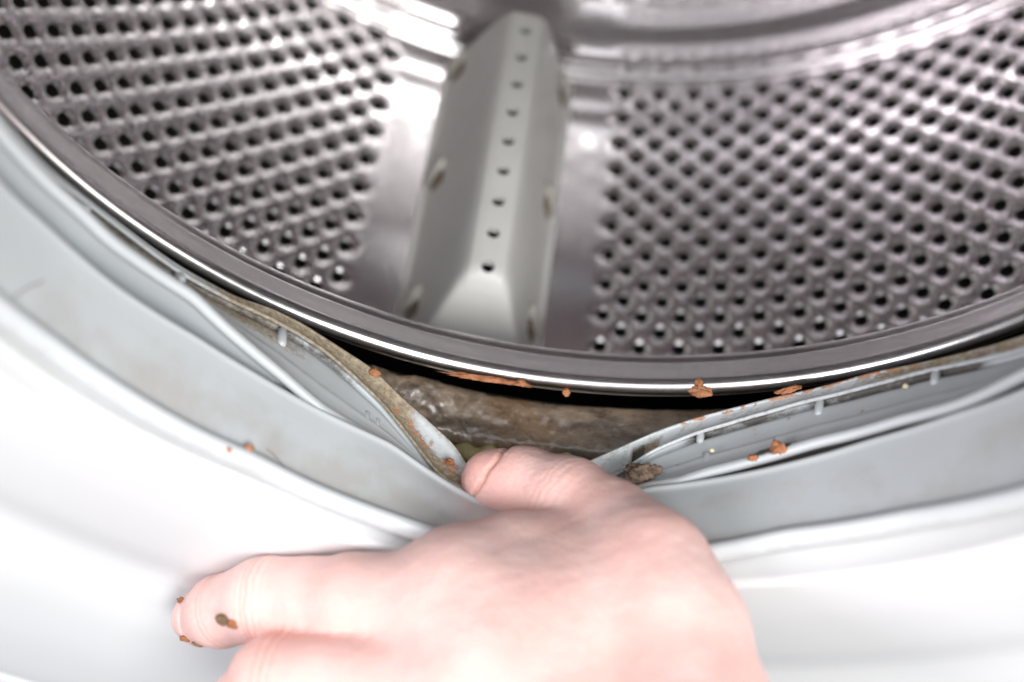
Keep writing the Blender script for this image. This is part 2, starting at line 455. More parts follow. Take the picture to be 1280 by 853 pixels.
def build_gasket():
    rg, fo, tu, lL, lU = rail(RIDGE), rail(FOLD), rail(TUBE), rail(LIPL), rail(LIPU)
    ty = np.maximum(tu[1], fo[1] + 0.002)
    tr = tu[0] + np.clip(fo[1] + 0.002 - tu[1], 0, 1) * 0.3
    o = np.ones_like(TH)
    bw = np.hypot(lU[0] - lL[0], lU[1] - lL[1])          # width of the lip band
    cup = np.clip((bw - 0.004) * 0.28, 0, 0.0025)
    # key points (r, y, tag value); tag runs along the section so that dirt and painted shade can be placed by it
    K = [
        (o * 0.1480, o * -0.0570, 0.0), (o * 0.1450, o * -0.0615, 0.3), (rg[0] + 0.0062, rg[1] - 0.0022, 0.7),
        (rg[0] + 0.0044, rg[1] - 0.0030, 0.78), (rg[0] + 0.0022, rg[1] - 0.0030, 0.86), (rg[0] + 0.0002, rg[1] - 0.0012, 0.95),
        (rg[0], rg[1] + 0.0002, 1.0), (rg[0] + 0.0007, rg[1] + 0.0014, 1.06), (rg[0] + 0.0018, rg[1] + 0.0020, 1.12),
        (rg[0] * 0.6 + fo[0] * 0.4 + 0.0012, rg[1] * 0.6 + fo[1] * 0.4, 1.45),
        (rg[0] * 0.25 + fo[0] * 0.75 + 0.0008, rg[1] * 0.25 + fo[1] * 0.75, 1.75),
        (fo[0] + 0.0002, fo[1] - 0.0012, 1.95), (fo[0], fo[1], 2.0), (fo[0] + 0.0008, fo[1] + 0.0011, 2.05),
        (fo[0] + 0.004, fo[1] + 0.0014, 2.2), (fo[0] + 0.015, fo[1] + 0.0012, 2.4),
        ((fo[0] + tr) / 2 + 0.021, (fo[1] + ty) / 2, 2.5),
        (tr + 0.016, ty - 0.0012, 2.6), (tr + 0.006, ty - 0.0010, 2.8), (tr + 0.0033, ty - 0.0009, 2.86), (tr + 0.0023, ty - 0.0016, 2.9), (tr + 0.0011, ty - 0.0016, 2.94), (tr + 0.0002, ty - 0.0009, 2.97),
        (tr, ty, 3.0), (tr + 0.0003, ty + 0.0010, 3.04), (tr + 0.0013, ty + 0.0020, 3.08), (tr + 0.0030, ty + 0.0026, 3.12), (tr + 0.0037, ty + 0.0034, 3.15),
    ]
    wy0, wr0 = ty + 0.0034, tr + 0.0037
    for s, dr, tg in ((0.2, 0.0005, 3.3), (0.31, 0.0005, 3.36), (0.39, 0.0010, 3.42), (0.6, 0.0013, 3.6), (0.87, 0.0015, 3.82), (0.97, 0.0030, 3.9)):
        K.append((wr0 * (1 - s) + (lL[0] + 0.0006) * s + dr, wy0 * (1 - s) + (lL[1] - 0.0006) * s, tg))
    K += [(lL[0] + 0.0036, lL[1] + 0.0010, 3.93), (lL[0] + 0.0016, lL[1] + 0.0002, 3.96), (lL[0] + 0.0007, lL[1] - 0.0004, 3.98), (lL[0] + 0.0001, lL[1] - 0.0001, 4.0), (lL[0], lL[1] + 0.0005, 4.06)]
    for s, tg in ((0.2, 4.2), (0.5, 4.5), (0.8, 4.8)):
        K.append((lL[0] * (1 - s) + lU[0] * s + cup * 4 * s * (1 - s), lL[1] * (1 - s) + lU[1] * s, tg))
    K += [(lU[0] - 0.0002, lU[1] - 0.0005, 4.95), (lU[0], lU[1], 5.0), (lU[0] + 0.0008, lU[1] + 0.0005, 5.05), (lU[0] + 0.0025, lU[1] + 0.0002, 5.15),
          (lU[0] + 0.010, lU[1] - 0.003, 5.4), (o * 0.186, lU[1] * 0.4 - 0.020, 5.7), (o * 0.186, o * -0.017, 5.9), (o * 0.179, o * -0.0145, 6.0)]
    R = np.stack([k[0] for k in K], 1)
    Y = np.stack([k[1] for k in K], 1)
    TG = np.array([k[2] for k in K])
    # densify along the section with Catmull-Rom, a fixed count for each span
    n = len(K)
    cnt = [4 if (TG[k + 1] - TG[k]) > 0.12 else 2 for k in range(n - 1)]
    cols_r, cols_y, tg = [], [], []
    ext = lambda A, k: A[:, min(max(k, 0), n - 1)]
    for k in range(n - 1):
        for t in np.arange(cnt[k]) / cnt[k]:
            for A, out in ((R, cols_r), (Y, cols_y)):
                a, b, c, d = ext(A, k - 1), ext(A, k), ext(A, k + 1), ext(A, k + 2)
                # limited tangents keep short spans from overshooting next to long ones
                m1, m2 = (c - a) / 2, (d - b) / 2
                lim = 1.2 * np.abs(c - b) + 0.0004
                m1, m2 = np.clip(m1, -lim, lim), np.clip(m2, -lim, lim)
                out.append((2 * t ** 3 - 3 * t ** 2 + 1) * b + (t ** 3 - 2 * t ** 2 + t) * m1 + (-2 * t ** 3 + 3 * t ** 2) * c + (t ** 3 - t ** 2) * m2)
            tg.append(TG[k] * (1 - t) + TG[k + 1] * t)
    cols_r.append(R[:, -1]); cols_y.append(Y[:, -1]); tg.append(TG[-1])
    R, Y, tg = np.stack(cols_r, 1), np.stack(cols_y, 1), np.array(tg)
    thd = ((TH_D + 180) % 360 - 180)[:, None] + 0 * R
    G = tg[None, :] + 0 * R
    # slot in the right part of the lip
    sl = sstep(9.9, 10.3, thd) * (1 - sstep(12.6, 13.4, thd)) * sstep(4.10, 4.25, G) * (1 - sstep(4.75, 4.9, G))
    R = R + 0.0042 * sl
    # small unevenness of soft rubber
    P = ring_pos(np.radians(thd), R, Y)
    w = (fbm(P.reshape(-1, 3), 40, 2).reshape(R.shape) - 0.5) * 0.0007
    R = R + w * sstep(1.1, 1.6, G)
    P = ring_pos(np.radians(thd), R, Y).reshape(-1, 3)
    g, t = G.ravel(), thd.ravel()
    bandp = lambda a, b, x, e: sstep(a - e, a + e, x) * (1 - sstep(b - e, b + e, x))
    nz = fbm(P, 90, 4)
    nz2 = fbm(P + 5, 420, 4)
    lip = bandp(3.97, 5.2, g, 0.05)
    left = 1 - sstep(-4, 4, t)
    olive = lip * (left * (0.95 + 0.5 * (nz - 0.5)) * sstep(-50, -36, t) + (1 - left) * 0.35 * (nz2 > 0.45) + (1 - left) * sstep(34, 42, t) * 0.7 * bandp(4.3, 5.2, g, .15))
    olive *= 1 - 0.75 * bandp(4.45, 4.95, g, 0.12) * bandp(-15, 0, t, 2)
    olive = np.maximum(olive, bandp(3.55, 3.98, g, 0.12) * (1 - sstep(-34, -24, t)) * 0.75)
    rust = lip * (bandp(-19, -6, t, 2) * bandp(4.3, 4.7, g, 0.18) * (0.4 + 0.6 * sstep(0.44, 0.58, nz2))
                  + bandp(14, 44, t, 3) * bandp(4.7, 5.2, g, 0.2) * (0.35 + 0.65 * sstep(0.42, 0.55, nz2)))
    rust = np.maximum(rust, bandp(3.2, 3.9, g, 0.1) * bandp(10, 40, t, 3) * sstep(0.66, 0.72, nz2) * 0.6)
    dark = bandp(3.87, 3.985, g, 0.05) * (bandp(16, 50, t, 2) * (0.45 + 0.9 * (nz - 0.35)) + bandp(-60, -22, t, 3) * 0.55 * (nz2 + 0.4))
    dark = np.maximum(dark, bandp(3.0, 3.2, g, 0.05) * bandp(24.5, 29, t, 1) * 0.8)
    dark = np.maximum(dark, sl.ravel() * 0.8 * (t < 11.3))  # recess shade painted at the deep left end of the slot
    olive = np.maximum(olive, sl.ravel() * 0.9)
    smudge = bandp(1.08, 1.8, g, 0.08) * (0.25 + 1.1 * (nz - 0.42)) + bandp(0.72, 0.9, g, 0.05) * (0.45 + nz2 - 0.5) + bandp(1.08, 1.22, g, 0.05) * 0.75 * nz2 * bandp(-30, 25, t, 6)
    smudge = np.clip(smudge, 0, 1) + bandp(3.0, 3.9, g, 0.1) * (0.04 + 0.8 * (nz - 0.45))
    dark = np.maximum(dark, bandp(2.12, 2.88, g, 0.03) * (sstep(13, 22, t) + bandp(-31, -12, t, 3)) * 1.1)  # black shade of the deep gap before the tube, painted into the rubber
    smudge = np.clip(smudge + bandp(1.1, 1.5, g, 0.12) * bandp(-62, 0, t, 8) * (0.35 + 0.7 * (nz - 0.4)), 0, 1.2)
    smudge = np.clip(smudge + bandp(0.05, 0.74, g, 0.05) * (0.75 + 0.5 * (nz - 0.5)), 0, 1.3)
    dark = np.maximum(dark, (1 - sstep(0.12, 0.26, g)) * 0.7)  # shadow of the panel edge painted onto the tucked rubber
    # tub edge and the hidden bellows are grimy
    olive = np.maximum(olive, sstep(5.25, 5.5, g))
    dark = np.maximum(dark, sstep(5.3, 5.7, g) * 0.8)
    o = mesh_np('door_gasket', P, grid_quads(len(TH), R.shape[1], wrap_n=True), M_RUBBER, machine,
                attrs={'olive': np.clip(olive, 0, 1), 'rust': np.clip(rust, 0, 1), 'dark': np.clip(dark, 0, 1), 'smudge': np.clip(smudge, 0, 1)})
    # little moulded ribs on the inner wall
    def wall(td, s):
        f = lambda A: np.interp(td, TH_D[TH_D < 66], A[TH_D < 66])
        r = f(wr0) * (1 - s) + f(lL[0]) * s + 0.0019
        y = f(wy0) * (1 - s) + f(lL[1]) * s
        return np.array(ring_pos(np.radians(td), r, y))
    for td, s0, s1, rad in ((-58.1, 0.86, 1.05, 1.2), (-45.3, 0.78, 1.02, 1.5), (-32.0, 0.66, 0.92, 1.5), (-20.3, 0.16, 0.46, 1.0), (-18.9, 0.20, 0.50, 0.8),
                            (17.8, 0.86, 1.02, 1.2), (18.8, 0.02, 0.36, 1.3), (31.3, 0.72, 0.97, 1.3), (32.9, 0.03, 0.26, 1.3), (44.5, 0.75, 0.99, 1.3)):
        capsule('rib', wall(td, s0), wall(td, s1), rad / 1000, M_RUBBER, o)


def capsule(name, a, b, r, mat, parent):
    a, b = Vector(a), Vector(b)
    d = b - a
    L = d.length
    q = d.to_track_quat('Z', 'Y').to_matrix()
    n, m = 12, 9
    vs, prof = [], []
    for k in range(m):
        ph = -PI / 2 + PI * k / (m - 1)
        prof.append((max(math.cos(ph), 1e-3) * r, math.sin(ph) * r + (L if ph > 0 else 0) + (L / 2 if k == m // 2 else 0)))
    for rr, z in prof:
        for i in range(n):
            t = 2 * PI * i / n
            vs.append(a + q @ Vector((rr * math.cos(t), rr * math.sin(t), z)))
    quads = grid_quads(m, n, wrap_m=True, flip=True)
    return mesh_np(name, np.array([tuple(v) for v in vs]), quads, mat, parent, attrs={'olive': np.full(len(vs), 0.12), 'smudge': np.full(len(vs), 0.3)})


build_gasket()


# ---- tub behind the gasket: grimy ledge and dark shell
def build_tub():
    revolve('tub', [(0.186, -0.0125), (0.182, -0.004), (0.176, 0.004), (0.20, 0.014), (0.255, 0.02), (0.262, 0.03), (0.265, 0.05), (0.265, 0.255), (0.26, 0.262), (0.12, 0.265), (0.001, 0.265)], 180, M_TUB, machine)
    td = np.concatenate([np.arange(-32, 32, 0.12), np.arange(32, 328, 1.5)])
    t = np.radians(td)
    prof = dense_profile([(0.1815, 0.004), (0.176, 0.0035), (0.1728, 0.0022), (0.1718, 0.0002), (0.1722, -0.003), (0.1734, -0.0075), (0.1742, -0.0110), (0.1752, -0.0135), (0.1775, -0.0155), (0.182, -0.0155)], 0.0005)
    nr = np.array([np.gradient(prof[:, 1]), -np.gradient(prof[:, 0])]).T
    nr /= np.linalg.norm(nr, axis=1)[:, None] + 1e-9
    R = prof[None, :, 0] + 0 * t[:, None]
    Y = prof[None, :, 1] + 0 * t[:, None]
    P = ring_pos(t[:, None] + 0 * R, R, Y).reshape(-1, 3)
    a = fbm(P, 75, 3) - 0.5
    bq = (1 - np.clip(np.abs(fbm(P + 9, 150, 4) - 0.5) * 10, 0, 1)) * sstep(0.45, 0.6, fbm(P + 30, 60, 2))          # cracks in the caked layer
    h = (a * 0.0036 - bq * 0.0010 + (fbm(P + 2, 330, 4) - 0.5) * 0.0016).reshape(R.shape)
    h *= np.interp(td, [-32, -14, -2, 10, 30], [1.2, 1.1, 0.6, 0.22, 0.2])[:, None]
    R -= np.abs(nr[None, :, 0]) * 0 + h * 1.0
    Y += h * 0.3
    P = ring_pos(t[:, None] + 0 * R, R, Y).reshape(-1, 3)
    mesh_np('tub_ledge', P, grid_quads(len(t), R.shape[1], wrap_n=True), M_GRIME, machine)
    # yellowish foam seal below the ledge
    td = np.arange(-24, 24, 0.2)
    t = np.radians(td)
    ph = np.linspace(0, 2 * PI, 14, endpoint=False)
    rad = 0.0032 + 0.0012 * np.sin(td * 0.9) + 0.0008 * np.sin(td * 2.3 + 1)
    R = 0.1790 + rad[:, None] * np.cos(ph)[None, :]
    Y = -0.0185 + rad[:, None] * np.sin(ph)[None, :] * 1.1 + (0.0012 * np.sin(td * 0.5))[:, None]
    mesh_np('foam_seal', ring_pos(t[:, None] + 0 * R, R, Y).reshape(-1, 3), grid_quads(len(t), len(ph), wrap_m=True), M_FOAM, machine)


build_tub()


# ------------------------------------------------------------------ drum
RD = 0.243


def build_rim():
    arc = [(0.1590 + 0.0032 * math.cos(a), 0.0026 + 0.0032 * math.sin(a)) for a in np.radians(np.arange(152, 352, 9))]
    prof = np.vstack([dense_profile([(0.1662, 0.0150), (0.1640, 0.0139), (0.1622, 0.0132), (0.1613, 0.0129), (0.1606, 0.0120), (0.1593, 0.0093), (0.1579, 0.0067), (0.15665, 0.00435)], 0.0004), arc,
                      dense_profile([(0.1623, 0.0032), (0.1628, 0.0075), (0.1646, 0.0135), (0.169, 0.0205), (0.20, 0.028), (0.232, 0.031), (0.240, 0.034), (0.243, 0.040)], 0.0008)])
    revolve('rim', prof, 720, M_RIM, drum)


build_rim()

PU, PV = 7.85e-3, 7.7e-3            # half column pitch and row pitch of the perforation


def holes_uv():
    ks, js = [], []
    for seg in range(3):
        for k in range(-4, 48):
            for j in range(-5, 17):
                if (k + j) % 2: continue
                ks.append(50.0e-3 + k * PU + seg * 2 * PI * RD / 3)
                js.append(86.6e-3 + j * PV)
    return np.array(ks), np.array(js)


def build_shell():
    circ = 2 * PI * RD
    seg = circ / 3
    u0 = 50.0e-3 - 5 * PU
    u1 = 50.0e-3 + 48 * PU
    v0, v1 = 86.6e-3 - 5.5 * PV, 86.6e-3 + 16.5 * PV
    V, Q, base = [], [], 0
    nseg = 24
    # one cell: inner hole ring -> rectangle, in local (u, v)
    def cell(cu, cv, ulo, uhi):
        vlo, vhi = cv - PV / 2, cv + PV / 2
        b = []
        for i in range(8): b.append((ulo + (uhi - ulo) * i / 8, vlo))
        for i in range(4): b.append((uhi, vlo + PV * i / 4))
        for i in range(8): b.append((uhi - (uhi - ulo) * i / 8, vhi))
        for i in range(4): b.append((ulo, vhi - PV * i / 4))
        b = np.array(b)
        a = np.arctan2((b[:, 1] - cv) / (PV / 2), (b[:, 0] - cu) / ((uhi - ulo) / 2))
        c = np.stack([cu + 0.0028 * np.cos(a), cv + 0.0027 * np.sin(a)], -1)
        rings = [c]
        for f in (0.10, 0.24, 0.42, 0.68, 1.0): rings.append(c * (1 - f) + b * f)
        return np.stack(rings, 0)
    C = []
    qc = grid_quads(6, nseg, wrap_m=True)
    for s in range(3):
        for j in range(-5, 17):
            for k in range(-4, 48):
                if (k + j) % 2: continue
                cu = 50.0e-3 + k * PU
                ulo, uhi = cu - PU, cu + PU
                if k == -4: ulo = u0
                if k == 47: uhi = u1
                C.append((cell(cu, 86.6e-3 + j * PV, ulo, uhi) + np.array([s * seg, 0])).reshape(-1, 2))
                Q.append(qc + base)
                base += 6 * nseg
            # half cells at the ends of every other row
            for side in (0, 1):
                k = -5 if side == 0 else 48
                if (k + j) % 2: continue
                a, b = (u0, u0 + PU) if side == 0 else (u1 - PU, u1)
                uu = np.linspace(a, b, 5); vv = 86.6e-3 + j * PV + np.linspace(-PV / 2, PV / 2, 5)
                g = np.stack(np.meshgrid(uu, vv, indexing='ij'), -1).reshape(-1, 2) + np.array([s * seg, 0])
                C.append(g); Q.append(grid_quads(5, 5) + base); base += 25
        # smooth strip that carries the paddle
        a, b = u1 + s * seg, u0 + (s + 1) * seg
        uu = np.linspace(a, b, 60); vv = np.linspace(v0, v1, 89)
        C.append(np.stack(np.meshgrid(uu, vv, indexing='ij'), -1).reshape(-1, 2)); Q.append(grid_quads(60, 89) + base); base += 60 * 89
    # plain bands front and back
    for a, b, n in ((0.040, v0, 4), (v1, 0.2155, 3)):
        uu = np.linspace(0, circ, 600, endpoint=False); vv = np.linspace(a, b, n)
        C.append(np.stack(np.meshgrid(uu, vv, indexing='ij'), -1).reshape(-1, 2)); Q.append(grid_quads(600, n, wrap_n=True) + base); base += 600 * n
    C = np.vstack(C); Q = np.vstack(Q)
    # dimple field, the sheet is pressed outwards round every hole
    hu, hv = holes_uv()
    h = np.zeros(len(C))
    key = lambda u, v: (np.floor((u % circ) / 0.02).astype(int), np.floor(v / 0.02).astype(int))
    buckets = {}
    ku, kv = key(hu, hv)
    nb = int(np.ceil(circ / 0.02))
    for a, b, u, v in zip(ku, kv, hu, hv): buckets.setdefault((a, b), []).append((u % circ, v))
    cu, cv = key(C[:, 0], C[:, 1])
    code = cu * 1000 + cv
    order = np.argsort(code, kind='stable')
    cs = code[order]
    starts = np.flatnonzero(np.r_[True, cs[1:] != cs[:-1]])
    ends = np.r_[starts[1:], len(cs)]
    for s, e in zip(starts, ends):
        idx = order[s:e]
        a, b = cu[idx[0]], cv[idx[0]]
        near = [q for da in (-1, 0, 1) for db in (-1, 0, 1) for q in buckets.get(((a + da) % nb, b + db), [])]
        if not near: continue
        nr = np.array(near)
        du = (C[idx, 0][:, None] - nr[None, :, 0] + circ / 2) % circ - circ / 2
        dv = C[idx, 1][:, None] - nr[None, :, 1]
        q2 = (du * du + dv * dv) / 0.0058 ** 2
        h[idx] = (np.clip(1 - q2, 0, 1) ** 2).sum(1)
    r = RD + 0.0020 * h
    th = C[:, 0] / RD
    mesh_np('drum_shell', ring_pos(th, r, C[:, 1]), Q, M_SHELL, drum)


build_shell()


def build_back():
    prof = dense_profile([(0.243, 0.2155), (0.2427, 0.2175), (0.2412, 0.2194), (0.2385, 0.2202), (0.2360, 0.2200), (0.2335, 0.2185), (0.2300, 0.2168), (0.2250, 0.2162), (0.2200, 0.2168), (0.2160, 0.2186),
                          (0.2125, 0.2202), (0.208, 0.2208), (0.200, 0.2210), (0.19, 0.2210), (0.10, 0.2210), (0.085, 0.2205), (0.075, 0.2175), (0.06, 0.2150), (0.03, 0.2145), (0.0005, 0.2145)], 0.0013)
    n = 480
    th = np.linspace(-PI, PI, n, endpoint=False)
    R = prof[None, :, 0] + 0 * th[:, None]
    Y = prof[None, :, 1] + 0 * th[:, None]
    # raised dimples in rows on the flat part
    X, Z = R * np.sin(th)[:, None], -R * np.cos(th)[:, None]
    p = 0.0125
    row = np.round(Z / (p * 0.866))
    xs = X / p - 0.5 * (row % 2)
    d2 = ((xs - np.round(xs)) * p) ** 2 + (Z - row * p * 0.866) ** 2
    Y = Y - 0.0022 * np.exp(-d2 / 0.0032 ** 2) * sstep(0.205, 0.199, R) * sstep(0.1, 0.106, R) if False else Y - 0.0022 * np.exp(-d2 / 0.0032 ** 2) * (1 - sstep(0.196, 0.204, R)) * sstep(0.1, 0.108, R)
    mesh_np('back_plate', ring_pos(th[:, None] + 0 * R, R, Y).reshape(-1, 3), grid_quads(n, R.shape[1], wrap_n=True), M_BACK, drum)


build_back()


def build_lifter(theta, proto=None):
    """paddle: local x = tangent, y = axis, z = inwards"""
    rot = Matrix.Rotation(-theta, 4, 'Y')
    M = rot @ Matrix.Translation((0, 0, -RD))
    if proto is None:
        HW, Y0, Y1 = 0.0305, 0.0345, 0.2105
        hole_y = [0.0651 + 0.0152 * i for i in range(9)]
        sp = 0.0152
        top = 0.0525

        def height(x, y):
            k = 0.0036
            yc = 0.2 - np.abs(y - 0.2) * 0 
            side = (HW - 0.0025 - np.abs(x)) * 2.62 
            front = (y - (Y0 + 0.0015)) * 2.15
            back = (Y1 + 0.0008 - y) * 4.2
            flange = 0.0028 - sstep(HW - 0.0012, HW, np.abs(x)) * 0.0028
            crest = top - 0.35 * np.maximum(np.abs(x) - 0.006, 0) - 60 * np.maximum(y - 0.195, 0) ** 2
            m = np.stack([side, front, back, crest], 0)
            hh = -k * np.log(np.exp(-m / k).sum(0))
            k2 = 0.0012
            hh = k2 * np.log(np.exp(hh / k2) + np.exp(flange / k2) + 1e-12)
            return np.where((np.abs(x) > HW - 0.0001) | (y < Y0 + 0.0001) | (y > Y1 - 0.0001), 0, np.maximum(hh, 0))
        C, Q, base = [], [], 0
        cw = 0.0064
        for cy in hole_y:
            b = []
            for i in range(8): b.append((-cw + 2 * cw * i / 8, cy - sp / 2))
            for i in range(8): b.append((cw, cy - sp / 2 + sp * i / 8))
            for i in range(8): b.append((cw - 2 * cw * i / 8, cy + sp / 2))
            for i in range(8): b.append((-cw, cy + sp / 2 - sp * i / 8))
            b = np.array(b)
            a = np.arctan2(b[:, 1] - cy, b[:, 0])
            c = np.stack([0.00255 * np.cos(a), cy + 0.00255 * np.sin(a)], -1)
            rings = [c] + [c * (1 - f) + b * f for f in (0.12, 0.5, 1.0)]
            C.append(np.stack(rings, 0).reshape(-1, 2)); Q.append(grid_quads(4, 32, wrap_m=True) + base); base += 128
        ya, yb = hole_y[0] - sp / 2, hole_y[-1] + sp / 2
        ys_mid = np.arange(0, 9 * 8 + 1) / 8 * sp + ya
        ys = np.concatenate([np.linspace(Y0, ya, 30)[:-1], ys_mid, np.linspace(yb, Y1, 22)[1:]])
        xs_l = np.concatenate([[-HW - 0.0000], np.linspace(-HW + 0.0002, -cw, 40)])
        for xs, yy in ((xs_l, ys), (-xs_l[::-1], ys), (np.linspace(-cw, cw, 9), np.linspace(Y0, ya, 30)), (np.linspace(-cw, cw, 9), np.linspace(yb, Y1, 22))):
            g = np.stack(np.meshgrid(xs, yy, indexing='ij'), -1)
            C.append(g.reshape(-1, 2)); Q.append(grid_quads(len(xs), len(yy)) + base); base += len(xs) * len(yy)
        C = np.vstack(C)
        hgt = height(C[:, 0], C[:, 1]) + 0.0002
        # walls of the holes go down into the hollow paddle
        v = np.stack([C[:, 0], C[:, 1], hgt + (HW ** 2 - C[:, 0] ** 2) * 0], -1)
        for i, cy in enumerate(hole_y):
            a = np.linspace(0, 2 * PI, 32, endpoint=False)
            topc = np.stack([0.00255 * np.cos(a), cy + 0.00255 * np.sin(a), 0 * a], -1)
            topc[:, 2] = height(topc[:, 0], topc[:, 1]) + 0.0002
            low = topc.copy(); low[:, 2] -= 0.003
            v = np.vstack([v, topc, low]); Q.append(grid_quads(2, 32, wrap_m=True) + base); base += 64
        o = mesh_np('lifter', v, np.vstack(Q), M_LIFTER, drum)
        clips = []
        for sx, yc in [(-1, 0.071), (-1, 0.137), (-1, 0.200), (1, 0.073), (1, 0.135), (1, 0.199)]:
            # fin that tapers to a point, with a brown block that paints the shade of its slot
            x0 = sx * (HW - 0.0075)
            hz = float(height(np.array([abs(x0) * sx]), np.array([yc]))[0])
            vs = []
            for (dx, dy, dz) in ((0.0005, -0.003, -0.004), (0.0062, -0.0028, -0.010), (0.0062, 0.0035, -0.010), (0.0005, 0.004, -0.004),
                                 (-0.0012, -0.0018, 0.004), (0.0022, -0.0016, 0.0035), (0.0012, 0.0022, 0.0065), (-0.0024, 0.0024, 0.0070)):
                vs.append((x0 + sx * dx, yc + dy, hz + dz))
            q = [(0, 1, 2, 3), (4, 5, 6, 7), (0, 1, 5, 4), (1, 2, 6, 5), (2, 3, 7, 6), (3, 0, 4, 7)]
            cl = mesh_np('clip', vs, q, M_CLIP, None, smooth=False)
            slot = mesh_np('slot', [(x0 + sx * (a * 0.001 + 0.0016 - 0.0029 * (b > 0)), yc - 0.0062 + c * 0.0028, hz - 0.004 + 0.0078 * b) for b in (0, 1) for a, c in ((-1, -1), (1, -1), (1, 1), (-1, 1))], q, M_SLOT, None, smooth=False)
            clips += [cl, slot]
    else:
        o = proto[0].copy(); COL.objects.link(o)
        o.parent = drum
        clips = []
        for c in proto[1]:
            d = c.copy(); COL.objects.link(d); clips.append(d)
    o.matrix_parent_inverse = Matrix.Translation(-drum.location)
    o.matrix_basis = M
    for c in clips:
        c.parent = o
        c.matrix_parent_inverse = Matrix.Identity(4)
    return o, clips


THL = math.radians(-8.2)
lift = build_lifter(THL)
build_lifter(THL + 2 * PI / 3, lift)
build_lifter(THL - 2 * PI / 3, lift)


# ------------------------------------------------------------------ hand: one continuous skin grown round its bones
# each chain: (x, y, z, radius) in millimetres
HAND = {
    'thumb': [(-13.02, -38.65, -152.86, 9.9), (-3.94, -39.76, -149.14, 10.7), (9.69, -46.43, -142.23, 11.9), (20.91, -55.94, -136.21, 12.6), (32.17, -70.34, -126.31, 14.6), (40.42, -90.64, -124.82, 17.8), (46.38, -123.09, -121.67, 24.0)],
    'index': [(-94.90, -82.43, -179.71, 8.6), (-86.54, -83.47, -168.00, 10.3), (-71.22, -84.12, -152.10, 11.9), (-59.01, -84.89, -147.11, 11.8), (-45.06, -85.65, -140.89, 12.9), (-19.49, -88.05, -134.55, 18.7), (12.73, -112.72, -132.40, 21.0), (38.12, -141.48, -127.21, 24.0)],
    'middle': [(-77.67, -116.32, -172.32, 8.8), (-72.65, -112.03, -161.69, 10.0), (-63.03, -108.17, -146.59, 12.0), (-50.52, -108.51, -142.41, 12.2), (-37.48, -108.96, -138.97, 13.3), (-12.96, -111.72, -133.22, 18.5), (14.34, -130.90, -129.93, 21.0), (39.88, -145.32, -124.69, 24.0)],
    'ring': [(-66.86, -132.17, -178.03, 8.8), (-61.93, -128.60, -167.75, 10.3), (-49.16, -126.02, -154.60, 11.8), (-32.66, -126.76, -147.37, 12.3), (-3.12, -131.79, -135.64, 17.0), (19.55, -145.16, -129.68, 20.0), (43.64, -150.39, -123.10, 23.0)],
    'little': [(-41.56, -147.63, -179.36, 7.8), (-39.43, -143.23, -168.63, 8.8), (-31.91, -140.26, -158.58, 10.3), (-15.96, -140.86, -150.56, 10.8), (8.51, -146.19, -136.50, 15.0), (27.72, -153.24, -128.50, 18.0), (45.54, -153.72, -122.39, 22.0)],
    'web': [(12.10, -65.11, -141.85, 14.0), (-4.37, -70.05, -137.66, 13.0), (-15.69, -76.60, -135.71, 13.0)],
    'web2': [(22.28, -76.33, -134.03, 18.0), (-1.79, -93.75, -131.81, 18.5)],
    'web3': [(31.02, -88.48, -128.31, 20.5), (7.56, -103.85, -129.84, 21.0)],
    'forearm': [(41.29, -138.08, -124.01, 30.0), (49.31, -173.40, -118.50, 31.0), (55.81, -209.00, -111.23, 35.0), (60.68, -254.55, -101.62, 39.0)],
}
THUMB_FOLD = (-14.926, -39.866, -146.692, -0.871, 0.486, 0.078)


def surface_nets(F, org, h):
    nx, ny, nz = F.shape
    s = F < 0
    c = np.zeros((nx - 1, ny - 1, nz - 1), dtype=np.int8)
    for dx in (0, 1):
        for dy in (0, 1):
            for dz in (0, 1):
                c += s[dx:nx - 1 + dx, dy:ny - 1 + dy, dz:nz - 1 + dz]
    act = (c > 0) & (c < 8)
    ids = -np.ones(act.shape, dtype=np.int64)
    ids[act] = np.arange(act.sum())
    I = np.argwhere(act)
    acc = np.zeros((len(I), 3)); cnt = np.zeros(len(I))
    corners = [(x, y, z) for x in (0, 1) for y in (0, 1) for z in (0, 1)]
    for a in corners:
        for ax_ in range(3):
            if a[ax_]: continue
            b = list(a); b[ax_] = 1
            fa = F[I[:, 0] + a[0], I[:, 1] + a[1], I[:, 2] + a[2]]
            fb = F[I[:, 0] + b[0], I[:, 1] + b[1], I[:, 2] + b[2]]
            m = (fa < 0) != (fb < 0)
            t = np.where(m, fa / (fa - fb + 1e-12), 0)
            p = np.array(a, float)[None, :] + np.zeros((len(I), 3)); p[:, ax_] += t
            acc += p * m[:, None]; cnt += m
    V = (I + acc / cnt[:, None]) * h + org
    Q = []
    for ax_ in range(3):
        u, v = (ax_ + 1) % 3, (ax_ + 2) % 3
        sl0 = [slice(1, -1)] * 3; sl1 = [slice(1, -1)] * 3
        sl0[ax_] = slice(0, -1); sl1[ax_] = slice(1, None)
        A, B = s[tuple(sl0)], s[tuple(sl1)]
        E = np.argwhere(A != B)
        off = np.array([1, 1, 1]); off[ax_] = 0
        E0 = E + off
        du = np.zeros(3, int); du[u] = 1
        dv = np.zeros(3, int); dv[v] = 1
        g = lambda P: ids[P[:, 0], P[:, 1], P[:, 2]]
        q = np.stack([g(E0 - du - dv), g(E0 - dv), g(E0), g(E0 - du)], 1)
        fl = s[E0[:, 0], E0[:, 1], E0[:, 2]]
        q[~fl] = q[~fl][:, ::-1]
        Q.append(q)
    return V, np.vstack(Q)


